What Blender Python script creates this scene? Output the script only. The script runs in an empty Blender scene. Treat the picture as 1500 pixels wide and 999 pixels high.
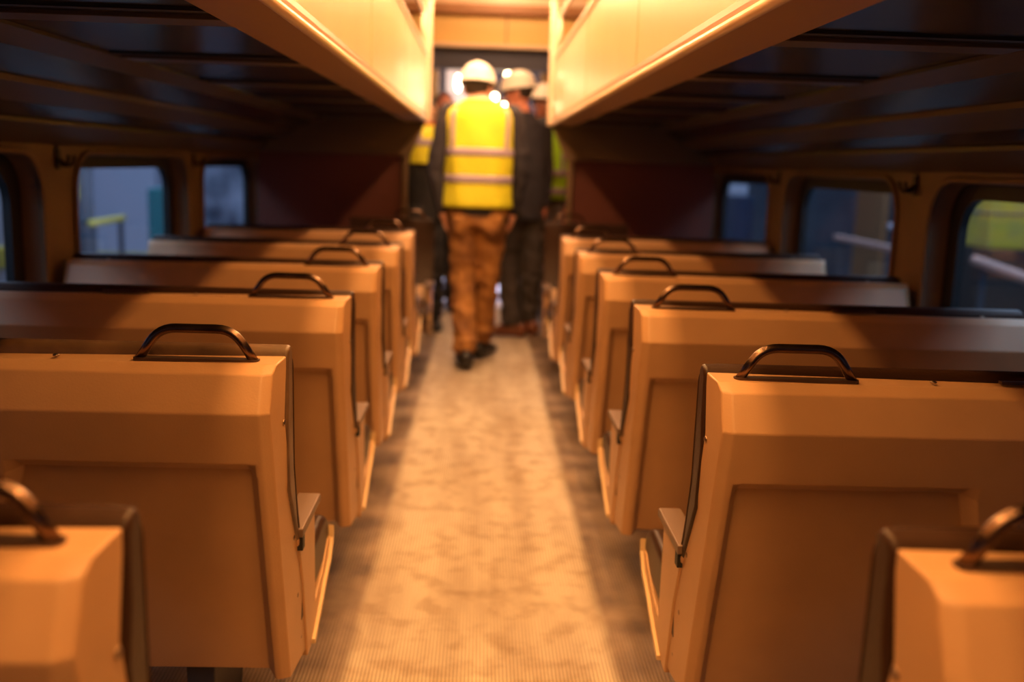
import bpy, bmesh, math, random
from mathutils import Vector, Matrix
random.seed(4)
C = bpy.context.scene.collection
sc = bpy.context.scene
PI = math.pi

# ------------------------------------------------------------------ camera
CAMX, F, PITCH, YAW, ROLL = -.0382, 1458.0, .1757, .035, .0315
cam_d = bpy.data.cameras.new('camera'); cam = bpy.data.objects.new('camera', cam_d); C.objects.link(cam)
cam_d.sensor_fit = 'HORIZONTAL'; cam_d.sensor_width = 36.0; cam_d.lens = F / 1500 * 36.0
cam_d.clip_start = .02; cam_d.clip_end = 100
cam.matrix_world = (Matrix.Translation((CAMX, 0, 1.25)) @ Matrix.Rotation(-YAW, 4, 'Z') @ Matrix.Rotation(PI/2 - PITCH, 4, 'X')
                    @ Matrix.Rotation(ROLL, 4, 'Z'))
cam_d.dof.use_dof = True; cam_d.dof.focus_distance = 1.78; cam_d.dof.aperture_fstop = 1.9
sc.camera = cam
# ------------------------------------------------------------------ exposure
sc.view_settings.view_transform = 'Standard'; sc.view_settings.look = 'None'
sc.view_settings.gamma = 1.0; sc.view_settings.use_curve_mapping = False
sc.view_settings.exposure = 0.0
# ------------------------------------------------------------------ world (cold evening light outside)
W = bpy.data.worlds.new('evening'); sc.world = W; W.use_nodes = True
W.node_tree.nodes['Background'].inputs[0].default_value = (.30, .45, .80, 1)
W.node_tree.nodes['Background'].inputs[1].default_value = .35
# ------------------------------------------------------------------ lights
WARM = (1.0, .44, .115)
LAMP_W = 11.0
WARM_FAR = (1.0, .56, .29)
def area_light(name, loc, rot, sx, sy, power, color):
    d = bpy.data.lights.new(name, 'AREA'); d.shape = 'RECTANGLE'; d.size = sx; d.size_y = sy
    d.energy = power; d.color = color
    o = bpy.data.objects.new(name, d); C.objects.link(o); o.location = loc; o.rotation_euler = rot
    return o
# daylight entering the side door at the far end of the car
area_light('daylight_far_door', (1.45, 10.4, .95), (0, PI/2, 0), 1.7, 1.3, 270, (.72, .74, 1.0))
area_light('daylight_yard_left', (-4.5, 11.0, 4.2), (0, 0, 0), 5, 14, 560, (.66, .76, 1.0))
area_light('daylight_yard_right', (5.0, 9.0, 4.2), (0, 0, 0), 5, 14, 420, (.66, .78, 1.0))

for s_, p_ in ((-1, 95), (1, 95)):      # added lights standing in for window daylight on the seat ends
    area_light('window_daylight_fill', (3.3*s_, 1.2, 3.0), (0, math.radians(38)*s_, 0), .8, 6.5, p_, (.70, .82, 1.0))

# ------------------------------------------------------------------ materials
def mat(name, col, rough=.5, metal=0, emit=None, estr=1, noise=None, bump=0, bscale=40, spec=.5, coat=0):
    m = bpy.data.materials.new(name); m.use_nodes = True
    nt = m.node_tree; b = nt.nodes['Principled BSDF']
    b.inputs['Base Color'].default_value = (*col, 1); b.inputs['Roughness'].default_value = rough
    b.inputs['Metallic'].default_value = metal; b.inputs['Specular IOR Level'].default_value = spec
    b.inputs['Coat Weight'].default_value = coat
    if emit:
        b.inputs['Emission Color'].default_value = (*emit, 1); b.inputs['Emission Strength'].default_value = estr
    tc = nt.nodes.new('ShaderNodeTexCoord')
    if noise:
        col2, scale, lo, hi = noise
        n = nt.nodes.new('ShaderNodeTexNoise'); n.inputs['Scale'].default_value = scale; n.inputs['Detail'].default_value = 4
        r = nt.nodes.new('ShaderNodeValToRGB'); r.color_ramp.elements[0].position = lo; r.color_ramp.elements[1].position = hi
        r.color_ramp.elements[0].color = (*col, 1); r.color_ramp.elements[1].color = (*col2, 1)
        nt.links.new(tc.outputs['Object'], n.inputs['Vector']); nt.links.new(n.outputs['Fac'], r.inputs['Fac'])
        nt.links.new(r.outputs['Color'], b.inputs['Base Color'])
    if bump:
        n2 = nt.nodes.new('ShaderNodeTexNoise'); n2.inputs['Scale'].default_value = bscale
        bp = nt.nodes.new('ShaderNodeBump'); bp.inputs['Strength'].default_value = bump; bp.inputs['Distance'].default_value = .002
        nt.links.new(tc.outputs['Object'], n2.inputs['Vector']); nt.links.new(n2.outputs['Fac'], bp.inputs['Height'])
        nt.links.new(bp.outputs['Normal'], b.inputs['Normal'])
    return m
M = {}
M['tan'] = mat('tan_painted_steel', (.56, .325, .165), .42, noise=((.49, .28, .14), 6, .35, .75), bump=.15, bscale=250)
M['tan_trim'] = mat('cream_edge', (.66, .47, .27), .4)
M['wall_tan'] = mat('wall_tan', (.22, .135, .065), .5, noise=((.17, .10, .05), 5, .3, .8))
M['cream'] = mat('cream_laminate', (.80, .60, .40), .34, noise=((.74, .54, .35), 3, .3, .8))
M['vinyl'] = mat('dark_brown_vinyl', (.040, .017, .009), .42, spec=.25, bump=.3, bscale=120)
M['worn'] = mat('worn_brown_vinyl', (.17, .095, .050), .45, noise=((.09, .05, .028), 14, .35, .7), bump=.4, bscale=60)
M['cap'] = mat('brown_armrest', (.17, .105, .075), .45)
M['black'] = mat('black_rubber', (.008, .008, .009), .55)
M['steel'] = mat('worn_bronze_steel', (.26, .17, .125), .27, metal=1, noise=((.13, .08, .06), 25, .35, .7))
M['screw'] = mat('screw_steel', (.35, .25, .18), .35, metal=1)
M['plate'] = mat('handle_base_plate', (.10, .06, .045), .4, metal=.6)
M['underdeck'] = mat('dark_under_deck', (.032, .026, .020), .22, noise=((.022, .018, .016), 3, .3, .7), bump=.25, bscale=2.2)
M['edgepaint'] = mat('edge_beam_paint', (.36, .20, .10), .45)
M['headerpaint'] = mat('header_paint', (.16, .10, .05), .4)
M['batten'] = mat('underdeck_batten', (.09, .06, .03), .4)
M['redpanel'] = mat('red_brown_partition', (.12, .028, .015), .6)
M['beam'] = mat('dark_grey_beam', (.050, .052, .080), .6)
M['ochre'] = mat('ochre_panel', (.75, .50, .17), .4)
M['brownband'] = mat('brown_band', (.32, .15, .06), .5)
M['white'] = mat('white_shell', (.85, .80, .72), .35)
M['housing'] = mat('lamp_housing', (.6, .55, .45), .5)
M['glow'] = mat('lamp_diffuser', (1, .9, .7), .5, emit=(1.0, .62, .25), estr=9)
M['bulb'] = mat('bulb_glass', (1, .95, .85), .4, emit=(1.0, .80, .52), estr=16)
M['concrete'] = mat('yard_concrete', (.10, .12, .14), .8, noise=((.17, .18, .19), .7, .35, .65))
M['pale_floor'] = mat('pale_vestibule_floor', (.62, .58, .62), .6)
M['skin'] = mat('skin', (.62, .30, .18), .5)
M['skin_pink'] = mat('ruddy_skin', (.66, .25, .16), .5)
M['hair'] = mat('dark_hair', (.03, .02, .015), .7)
M['navy'] = mat('navy_knit', (.030, .026, .036), .85, bump=.5, bscale=60)
M['blackcloth'] = mat('black_cloth', (.018, .016, .018), .85, bump=.5, bscale=40)
M['brown'] = mat('brown_corduroy_fold_shade', (.42, .19, .05), .8, noise=((.20, .08, .022), 7, .42, .62), bump=.6, bscale=35)  # dark noise patches put the shade of cloth folds into the colour
M['charcoal'] = mat('charcoal_cloth', (.045, .035, .032), .85, bump=.5, bscale=40)
M['jeans'] = mat('grey_jeans', (.22, .22, .25), .85)
M['shoe'] = mat('black_leather', (.012, .010, .010), .35)
M['brownshoe'] = mat('brown_leather', (.16, .05, .02), .35)
M['vest'] = mat('hi_vis_yellow', (.84, .80, .03), .6, noise=((.74, .70, .03), 8, .35, .7), bump=.5, bscale=14)
M['lime'] = mat('hi_vis_lime', (.45, .85, .03), .6)
M['stripe'] = mat('reflective_stripe', (.42, .33, .40), .4)
M['redcloth'] = mat('red_cloth', (.65, .03, .02), .7)
M['shirt'] = mat('cream_shirt', (.8, .74, .6), .8)

def glass_mat():
    m = bpy.data.materials.new('window_glass'); m.use_nodes = True; nt = m.node_tree
    nt.nodes.remove(nt.nodes['Principled BSDF'])
    t = nt.nodes.new('ShaderNodeBsdfTransparent'); t.inputs[0].default_value = (.80, .88, .95, 1)
    g = nt.nodes.new('ShaderNodeBsdfGlossy'); g.inputs['Roughness'].default_value = .06
    lw = nt.nodes.new('ShaderNodeLayerWeight'); lw.inputs['Blend'].default_value = .5
    pw = nt.nodes.new('ShaderNodeMath'); pw.operation = 'POWER'; pw.inputs[1].default_value = 5
    fr = nt.nodes.new('ShaderNodeMath'); fr.operation = 'MULTIPLY_ADD'; fr.inputs[1].default_value = .5; fr.inputs[2].default_value = .03
    nt.links.new(lw.outputs['Facing'], pw.inputs[0]); nt.links.new(pw.outputs[0], fr.inputs[0])
    mx = nt.nodes.new('ShaderNodeMixShader')
    nt.links.new(fr.outputs[0], mx.inputs[0]); nt.links.new(t.outputs[0], mx.inputs[1]); nt.links.new(g.outputs[0], mx.inputs[2])
    nt.links.new(mx.outputs[0], nt.nodes['Material Output'].inputs['Surface'])
    return m
M['glass'] = glass_mat()

def floor_mat():
    m = bpy.data.materials.new('ribbed_rubber_floor'); m.use_nodes = True; nt = m.node_tree
    b = nt.nodes['Principled BSDF']; b.inputs['Roughness'].default_value = .5
    tc = nt.nodes.new('ShaderNodeTexCoord'); sep = nt.nodes.new('ShaderNodeSeparateXYZ')
    nt.links.new(tc.outputs['Object'], sep.inputs[0])
    def noise(scale, vec=None, detail=5):
        n = nt.nodes.new('ShaderNodeTexNoise'); n.inputs['Scale'].default_value = scale; n.inputs['Detail'].default_value = detail
        nt.links.new(vec or tc.outputs['Object'], n.inputs['Vector']); return n.outputs['Fac']
    def math_(op, a, b_=None):
        n = nt.nodes.new('ShaderNodeMath'); n.operation = op
        for i, v in enumerate((a, b_)):
            if v is None: continue
            if isinstance(v, (int, float)): n.inputs[i].default_value = v
            else: nt.links.new(v, n.inputs[i])
        return n.outputs[0]
    def ramp(fac, stops):
        r = nt.nodes.new('ShaderNodeValToRGB'); e = r.color_ramp.elements
        while len(e) < len(stops): e.new(.5)
        for k, (p, c) in enumerate(stops): e[k].position = p; e[k].color = (*c, 1)
        nt.links.new(fac, r.inputs['Fac']); return r.outputs['Color']
    def mix(f, a, b_, typ='MIX'):
        n = nt.nodes.new('ShaderNodeMix'); n.data_type = 'RGBA'; n.blend_type = typ
        for i, v in ((0, f), (6, a), (7, b_)):
            if isinstance(v, (int, float)): n.inputs[i].default_value = v
            elif isinstance(v, tuple): n.inputs[i].default_value = (*v, 1)
            else: nt.links.new(v, n.inputs[i])
        return n.outputs[2]
    mp = nt.nodes.new('ShaderNodeMapping'); mp.inputs['Scale'].default_value = (6, .8, 1); nt.links.new(tc.outputs['Object'], mp.inputs[0])
    wear = ramp(noise(1.0, mp.outputs[0], 6), [(.28, (.54, .42, .30)), (.58, (.88, .78, .62))])
    blot = ramp(noise(11, None, 6), [(.36, (.70, .62, .54)), (.52, (1, 1, 1))])
    c1 = mix(.8, wear, blot, 'MULTIPLY')
    # worn walkway in the middle, darker mottled border beside the seats
    ax = math_('ABSOLUTE', math_('ADD', math_('ADD', sep.outputs[0], .008), math_('MULTIPLY', math_('SUBTRACT', noise(3.0), .5), .03)))
    edge = ramp(ax, [(.318, (0, 0, 0)), (.352, (1, 1, 1))])
    border_tone = ramp(noise(5.0), [(.35, (.17, .115, .085)), (.65, (.46, .34, .24))])
    c2 = mix(edge, c1, border_tone)
    rib = math_('SINE', math_('MULTIPLY', sep.outputs[0], 2 * PI / .0095))
    ribc = ramp(rib, [(0.0, (.50, .45, .42)), (.6, (1, 1, 1))])
    c3 = mix(.75, c2, ribc, 'MULTIPLY')
    nt.links.new(c3, b.inputs['Base Color'])
    bp = nt.nodes.new('ShaderNodeBump'); bp.inputs['Strength'].default_value = .5; bp.inputs['Distance'].default_value = .003
    nt.links.new(rib, bp.inputs['Height']); nt.links.new(bp.outputs['Normal'], b.inputs['Normal'])
    return m
M['floor'] = floor_mat()

# ------------------------------------------------------------------ helpers
def tag(o, label=None, cat=None, group=None, kind=None):
    if label: o['label'] = label
    if cat: o['category'] = cat
    if group: o['group'] = group
    if kind: o['kind'] = kind
    return o
def empty(name, loc=(0, 0, 0), rz=0):
    o = bpy.data.objects.new(name, None); C.objects.link(o); o.location = loc; o.rotation_euler = (0, 0, rz)
    o.empty_display_size = .1
    return o
def link(name, bm, m, parent=None, smooth=False, bevel=0, seg=2, subsurf=0, lim=.45):
    bmesh.ops.recalc_face_normals(bm, faces=bm.faces)
    me = bpy.data.meshes.new(name); bm.to_mesh(me); bm.free()
    me.materials.append(m)
    if smooth:
        for p in me.polygons: p.use_smooth = True
    o = bpy.data.objects.new(name, me); C.objects.link(o)
    if parent: o.parent = parent
    if bevel:
        b = o.modifiers.new('bevel', 'BEVEL'); b.width = bevel; b.segments = seg; b.limit_method = 'ANGLE'; b.angle_limit = lim
        for p in me.polygons: p.use_smooth = True
        w = o.modifiers.new('wn', 'WEIGHTED_NORMAL'); w.keep_sharp = True
    if subsurf:
        s = o.modifiers.new('sub', 'SUBSURF'); s.levels = s.render_levels = subsurf
    return o
def new(): return bmesh.new()
def box(bm, x0, x1, y0, y1, z0, z1, mtx=None):
    vs = [bm.verts.new(Vector(p)) for p in ((x0,y0,z0),(x1,y0,z0),(x1,y1,z0),(x0,y1,z0),(x0,y0,z1),(x1,y0,z1),(x1,y1,z1),(x0,y1,z1))]
    for f in ((0,3,2,1),(4,5,6,7),(0,1,5,4),(1,2,6,5),(2,3,7,6),(3,0,4,7)): bm.faces.new([vs[i] for i in f])
    if mtx:
        for v in vs: v.co = mtx @ v.co
    return vs
def prism(bm, poly, a, b, axis='x'):
    """extrude a closed 2-D polygon; axis x: poly=(y,z); y: poly=(x,z); z: poly=(x,y)"""
    def p(u, v, t): return (t, u, v) if axis == 'x' else (u, t, v) if axis == 'y' else (u, v, t)
    A = [bm.verts.new(p(u, v, a)) for u, v in poly]; B = [bm.verts.new(p(u, v, b)) for u, v in poly]
    bm.faces.new(A); bm.faces.new(B[::-1]); n = len(poly)
    for i in range(n): bm.faces.new((A[i], B[i], B[(i+1) % n], A[(i+1) % n]))
def tube(bm, pts, r, n=12, close=False):
    pts = [Vector(p) for p in pts]; rs = r if isinstance(r, (list, tuple)) else [r] * len(pts)
    rings = []; up = None
    for i, p in enumerate(pts):
        if close: t = (pts[(i+1) % len(pts)] - pts[i-1]).normalized()
        else: t = (pts[min(i+1, len(pts)-1)] - pts[max(i-1, 0)]).normalized()
        if up is None:
            up = Vector((0, 0, 1)) if abs(t.z) < .9 else Vector((1, 0, 0))
        a = t.cross(up).normalized(); b = a.cross(t).normalized(); up = b
        rings.append([bm.verts.new(p + (a * math.cos(2*PI*k/n) + b * math.sin(2*PI*k/n)) * rs[i]) for k in range(n)])
    m = len(rings)
    for i in range(m if close else m-1):
        A, B = rings[i], rings[(i+1) % m]
        for k in range(n): bm.faces.new((A[k], A[(k+1) % n], B[(k+1) % n], B[k]))
    if not close: bm.faces.new(rings[0][::-1]); bm.faces.new(rings[-1])
def ball(bm, c, rad, rot=None, u=16, v=12):
    r = Vector(rad) if not isinstance(rad, (int, float)) else Vector((rad,)*3)
    mt = Matrix.Translation(Vector(c)) @ (rot if rot else Matrix.Identity(4)) @ Matrix.Diagonal((*r, 1))
    bmesh.ops.create_uvsphere(bm, u_segments=u, v_segments=v, radius=1, matrix=mt)
def fillet(pts, r, seg=5):
    out = []
    pts = [Vector(p) for p in pts]
    for i, p in enumerate(pts):
        if i in (0, len(pts)-1): out.append(p); continue
        a = (pts[i-1]-p); b = (pts[i+1]-p); d = min(r, a.length*.45, b.length*.45)
        A = p + a.normalized()*d; B = p + b.normalized()*d
        for k in range(seg+1):
            t = k/seg; out.append(A*(1-t)**2 + p*2*t*(1-t) + B*t*t)
    return out
def rrect(y0, y1, z0, z1, r, seg=7):
    pts = []
    for cy, cz, a0 in ((y1-r, z1-r, 0), (y0+r, z1-r, PI/2), (y0+r, z0+r, PI), (y1-r, z0+r, 3*PI/2)):
        for k in range(seg+1):
            a = a0 + k/seg*PI/2; pts.append((cy + r*math.cos(a), cz + r*math.sin(a)))
    return pts
def copy_tree(o, parent=None):
    c = o.copy(); C.objects.link(c)
    if parent: c.parent = parent
    for ch in list(o.children): copy_tree(ch, c)
    return c

# ================================================================== STRUCTURE
Y0, YH, YE = -2.6, 6.5, 9.3      # car starts behind the camera; header plane; far wall of the vestibule
# floor
bm = new(); box(bm, -1.62, 1.62, Y0, 8.62, -.12, 0); tag(link('floor', bm, M['floor']), kind='structure')
bm = new(); box(bm, -1.62, 1.62, 8.66, 13, -.12, 0); tag(link('floor', bm, M['pale_floor']), kind='structure')
bm = new(); box(bm, -1.62, 1.62, 8.62, 8.66, -.12, .008); tag(link('trim_1', bm, M['screw'], bevel=.003), kind='structure')

# outer walls with deep round-cornered window openings
BAY = 1.65; CEN = [2.695 + BAY*k for k in range(-3, 3)]   # window centres along the car
ZS, ZT = .62, 1.245
def side_wall(s, name):
    bm = new()
    xi, xo = 1.50*s, 1.575*s
    ys = [c - BAY/2 for c in CEN] + [CEN[-1] + BAY/2]
    zb, zt = .34, 1.30
    for c in CEN:
        a, b = c - BAY/2, c + BAY/2
        hole = rrect(c-.69, c+.69, ZS, ZT, .15)
        outer = []
        for (y, z) in hole:                 # project the hole's points on the bay rectangle
            dy, dz = y-c, z-(ZS+ZT)/2
            hy, hz = .69, (ZT-ZS)/2
            k = max(abs(dy)/hy, abs(dz)/hz)
            if abs(dy)/hy >= abs(dz)/hz: Y = b if dy > 0 else a; Z = min(zt, max(zb, (ZS+ZT)/2 + dz/hz*(zt-zb)/2*1.0 + ((zt+zb)/2-(ZS+ZT)/2)))
            else: Z = zt if dz > 0 else zb; Y = c + dy/hy*BAY/2
            outer.append((Y, Z))
        n = len(hole)
        H = [bm.verts.new((xi, y, z)) for y, z in hole]; O = [bm.verts.new((xi, y, z)) for y, z in outer]
        R = [bm.verts.new((xo, y + (c-y)*.02, z)) for y, z in hole]
        for i in range(n):
            j = (i+1) % n
            bm.faces.new((O[i], O[j], H[j], H[i])); bm.faces.new((H[i], H[j], R[j], R[i]))
    corners = [(a, zb) for a in ys]
    # below and above the windows, ends
    for (z0, z1) in ((0, zb), (zt, 3.4)):
        box(bm, min(xi, xi+.12*s), max(xi, xi+.12*s), ys[0], ys[-1], z0, z1)
    bmesh.ops.remove_doubles(bm, verts=bm.verts, dist=.0005)
    # outside skin around the openings (keeps light out between the windows)
    for c0, c1 in [(CEN[k]+.66, CEN[k+1]-.66) for k in range(len(CEN)-1)]:
        box(bm, min(xi+.02*s, xi+.12*s), max(xi+.02*s, xi+.12*s), c0+.035, c1-.035, .34, 1.30)
    # plain wall beyond the last bay, up to the far door
    box(bm, min(xi, xi+.12*s), max(xi, xi+.12*s), ys[-1], 9.7, 0, 3.4)
    box(bm, min(xi, xi+.12*s), max(xi, xi+.12*s), 11.2, 13, 0, 3.4)
    box(bm, min(xi, xi+.12*s), max(xi, xi+.12*s), 9.7, 11.2, 1.95, 3.4)
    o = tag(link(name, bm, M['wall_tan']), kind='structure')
    return o
side_wall(-1, 'wall_left'); side_wall(1, 'wall_right')
bm = new(); box(bm, -1.62, 1.62, Y0-.1, Y0, 0, 3.4); tag(link('wall_back', bm, M['wall_tan']), kind='structure')
bm = new(); box(bm, -1.62, 1.62, 13, 13.1, 0, 3.4); tag(link('wall_front', bm, M['cream']), kind='structure')
bm = new(); box(bm, -1.62, 1.62, Y0-.1, 13.1, 3.3, 3.4); tag(link('ceiling', bm, M['cream']), kind='structure')

wi = 0
for s in (-1, 1):
    for c in CEN:
        wi += 1
        w = empty('window_%d' % wi, (1.5*s, c, ZS)); tag(w, kind='structure')
        bm = new()      # rolled bead round the opening
        tube(bm, [(-.004*s, y, z) for y, z in rrect(-.69, .69, 0, ZT-ZS, .15, 8)], .011, 8, close=True)
        link('frame', bm, M['wall_tan'], w, smooth=True)
        bm = new()      # black gasket ring
        A = rrect(-.677, .677, .008, ZT-ZS-.008, .14, 8); B = rrect(-.60, .60, .05, ZT-ZS-.062, .11, 8)
        for xs0, xs1 in ((.060, .088),):
            a0 = [bm.verts.new((xs0*s, y, z)) for y, z in A]; b0 = [bm.verts.new((xs0*s, y, z)) for y, z in B]
            a1 = [bm.verts.new((xs1*s, y, z)) for y, z in A]; b1 = [bm.verts.new((xs1*s, y, z)) for y, z in B]
            n = len(A)
            for i in range(n):
                j = (i+1) % n
                for q in ((a0[i], a0[j], b0[j], b0[i]), (b0[i], b0[j], b1[j], b1[i]), (b1[i], b1[j], a1[j], a1[i]), (a1[i], a1[j], a0[j], a0[i])): bm.faces.new(q)
        link('gasket', bm, M['black'], w)
        bm = new(); P_ = rrect(-.61, .61, .04, ZT-ZS-.055, .11, 8)
        prism(bm, P_, .072*s, .077*s, 'x'); link('pane', bm, M['glass'], w)

# coat hooks on the pillars
for s in (-1, 1):
    for k, c in enumerate(CEN[:-1]):
        yy = c + BAY/2
        if yy < 2: continue
        side = 'left' if s < 0 else 'right'
        h = empty('coat_hook', (1.498*s, yy, 1.225))
        tag(h, 'dark double coat hook on the %s wall pillar %s' % (side, {3: 'between the two large windows', 4: 'beside the small far window', 5: 'next to the header'}.get(k, 'between windows')), 'hook', 'coat hooks on the window pillars')
        bm = new(); prism(bm, rrect(-.018, .018, -.04, .03, .012), 0, -.006*s, 'x'); link('back_plate', bm, M['black'], h)
        for q in (-1, 1):
            bm = new(); tube(bm, fillet([(-.004*s, q*.008, -.005), (-.03*s, q*.016, -.03), (-.045*s, q*.022, -.02), (-.05*s, q*.024, .008)], .01), .0055, 8)
            link('hook_prong', bm, M['black'], h, smooth=True)

# the low gallery decks over the seats, with the fascia facing the aisle
def deck(s, name):
    root = empty(name, (0, 0, 0)); tag(root, kind='structure')
    def X(v): return v*s
    bm = new()   # dark underside + floor of the gallery
    poly = [(.53, 1.512), (1.05, 1.512), (1.24, 1.425), (1.40, 1.345), (1.499, 1.30), (1.499, 1.60), (.43, 1.60), (.43, 1.512)]
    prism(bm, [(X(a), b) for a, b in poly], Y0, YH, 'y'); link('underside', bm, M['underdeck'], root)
    bm = new()   # edge beam
    poly = [(.400, 1.506), (.406, 1.499), (.53, 1.497), (.53, 1.511), (.43, 1.511), (.43, 1.60), (.418, 1.60), (.400, 1.53)]
    prism(bm, [(X(a), b) for a, b in poly], Y0, YH, 'y'); link('edge_beam', bm, M['edgepaint'], root)
    bm = new()   # rolled nose along the bottom of the fascia
    tube(bm, [(X(.401), Y0, 1.508), (X(.401), YH, 1.508)], .011, 12); link('edge_nose', bm, M['cream'], root, smooth=True)
    joints = [Y0, -1.32, .12, 1.56, 3.0, 4.45, 5.9, YH] if s > 0 else [Y0, -.99, .46, 1.90, 3.34, 4.8, 6.2, YH]
    for a, b in zip(joints[:-1], joints[1:]):
        bm = new(); box(bm, min(X(.404), X(.432)), max(X(.404), X(.432)), a+.003, b-.003, 1.51, 1.90)
        link('fascia_panel', bm, M['cream'], root, bevel=.004)
        bm = new(); box(bm, min(X(.4025), X(.43)), max(X(.4025), X(.43)), b-.014, b+.002, 1.515, 1.895); link('joint_strip', bm, M['tan_trim'], root)
    bm = new(); box(bm, min(X(.395), X(.445)), max(X(.395), X(.445)), Y0, YH, 1.90, 1.93); link('top_rail', bm, M['cream'], root, bevel=.01)
    # long mouldings and cross battens under the deck
    bm = new(); prism(bm, [(X(1.03), 1.511), (X(1.03), 1.503), (X(1.10), 1.478), (X(1.10), 1.486)], Y0, YH-.02, 'y'); link('moulding', bm, M['batten'], root)
    bm = new(); prism(bm, [(X(1.22), 1.433), (X(1.225), 1.418), (X(1.31), 1.377), (X(1.31), 1.385)], Y0, YH-.02, 'y'); link('moulding', bm, M['batten'], root)
    bm = new(); prism(bm, [(X(1.40), 1.342), (X(1.40), 1.33), (X(1.498), 1.268), (X(1.498), 1.30)], Y0, YH-.02, 'y'); link('moulding', bm, M['batten'], root)
    for k, yy in enumerate((.35, 1.15, 2.0, 2.85, 3.7, 4.55, 5.4, 6.2)):
        bm = new(); box(bm, min(X(.535), X(1.03)), max(X(.535), X(1.03)), yy, yy+.10, 1.504, 1.514); link('batten', bm, M['batten'], root, bevel=.002)
        bm = new(); box(bm, min(X(.535), X(1.03)), max(X(.535), X(1.03)), yy-.10, yy-.075, 1.506, 1.514); link('seam', bm, M['black'], root)
    # end header that closes the deck towards the vestibule
    bm = new(); prism(bm, [(X(a), b) for a, b in [(.402, 1.50), (.50, 1.285), (1.499, 1.285), (1.499, 1.60), (.402, 1.60)]], YH, YH+.03, 'y')
    link('header', bm, M['headerpaint'], root, bevel=.006)
    return root
deck(-1, 'ceiling_left'); deck(1, 'ceiling_right')

# partitions under the headers (red-brown panels with a pale post)
ti = 1
for s, nm in ((-1, 'wall_partition_left'), (1, 'wall_partition_right')):
    bm = new(); box(bm, min(.56*s, 1.5*s), max(.56*s, 1.5*s), 6.62, 6.65, 0, 1.60); tag(link(nm, bm, M['redpanel']), kind='structure')
    ti += 1
    bm = new(); box(bm, min(.525*s, .56*s), max(.525*s, .56*s), 6.60, 6.66, 0, 1.60); tag(link('trim_%d' % ti, bm, M['wall_tan'], bevel=.008), kind='structure')
    # pale pillar at the end of the fascia
    ti += 1
    bm = new(); box(bm, min(.375*s, .43*s), max(.375*s, .43*s), YH+.035, YH+.10, 1.50, 3.3); tag(link('trim_%d' % ti, bm, M['cream'], bevel=.012), kind='structure')

# cross bulkhead over the vestibule: dark beam, ledge, ochre panel, brown band
def trim(bm, m, bevel=.004):
    global ti
    ti += 1
    return tag(link('trim_%d' % ti, bm, m, bevel=bevel), kind='structure')
YB = 8.2
bm = new(); box(bm, -1.5, 1.5, YB, YB+.12, 1.985, 2.15); trim(bm, M['beam'])
bm = new(); box(bm, -1.5, 1.5, YB-.05, YB+.14, 2.15, 2.18); trim(bm, M['cream'])
bm = new(); box(bm, -1.5, 1.5, YB+.03, YB+.10, 2.18, 2.47); trim(bm, M['ochre'])
bm = new(); box(bm, -1.5, 1.5, YB-.02, YB+.10, 2.40, 2.49); trim(bm, M['brownband'], .02)
bm = new(); box(bm, -1.5, 1.5, YB+.02, YB+.10, 2.49, 3.3); trim(bm, M['cream'])
for xx in (.13,):
    bm = new(); box(bm, xx-.006, xx+.006, YB+.022, YB+.03, 2.185, 2.40); trim(bm, M['brownband'], 0)
# wall behind the vestibule, with a doorway in the middle
bm = new()
for a, b in ((-1.5, -.50), (.52, 1.5)): box(bm, a, b, YE, YE+.05, 1.12, 2.3)
box(bm, -.50, .52, YE, YE+.05, 2.12, 2.3)
tag(link('wall_vestibule', bm, M['tan']), kind='structure')
bm = new()
for a, b in ((-1.5, -.50), (.52, 1.5)): box(bm, a, b, YE-.005, YE+.05, 0, 1.12)
tag(link('wall_vestibule_lower', bm, M['redpanel']), kind='structure')
bm = new()
for a in (-.50, .48): box(bm, a-.01, a+.05, YE-.02, YE+.06, 0, 2.14)
tag(link('door_1', bm, M['wall_tan'], bevel=.006), kind='structure')
# far compartment end wall: pale door and dark panels
bm = new(); box(bm, -1.5, 1.5, 12.4, 12.5, 0, 3.3); tag(link('wall_far', bm, M['charcoal']), kind='structure')
bm = new(); box(bm, -.50, -.24, 12.36, 12.40, 1.65, 2.45); trim(bm, M['cream'], .01)
bm = new(); box(bm, -.12, .30, 12.30, 12.40, 0, 1.35); trim(bm, M['shirt'], .01)

# gallery rails and the single seats up on the decks (seen at the top of the picture)
for s in (-1, 1):
    side = 'left' if s < 0 else 'right'
    r = empty('gallery_handrail', (.42*s, 0, 1.93)); tag(r, 'steel handrail on posts along the %s gallery edge' % side, 'handrail', 'gallery handrails')
    bm = new(); tube(bm, [(0, Y0+.1, .22), (0, YH-.1, .22)], .014, 10); link('rail', bm, M['cream'], r, smooth=True)
    for k in range(6):
        bm = new(); y_ = Y0+.4 + k*1.7
        tube(bm, [(0, y_, 0), (0, y_, .215)], .012, 10); link('post', bm, M['cream'], r, smooth=True)
def gallery_seat(s, y, label):
    t = empty('passenger_chair', (.80*s, y, 1.601)); tag(t, label, 'seat', 'single seats on the upper gallery')
    bm = new(); prism(bm, [(-.10, .84), (-.04, .88), (.02, .86), (.12, .36), (.06, .30)], -.24, .24, 'x'); link('back_shell', bm, M['tan'], t, bevel=.012)
    bm = new(); prism(bm, [(.02, .86), (.08, .84), (.19, .40), (.12, .36)], -.22, .22, 'x'); link('back_cushion', bm, M['vinyl'], t, bevel=.02)
    bm = new(); box(bm, -.23, .23, .10, .55, .33, .43); link('seat_cushion', bm, M['vinyl'], t, bevel=.03, seg=3)
    bm = new(); box(bm, -.20, .20, .12, .48, 0, .33); link('pedestal', bm, M['tan'], t, bevel=.01)
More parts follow.
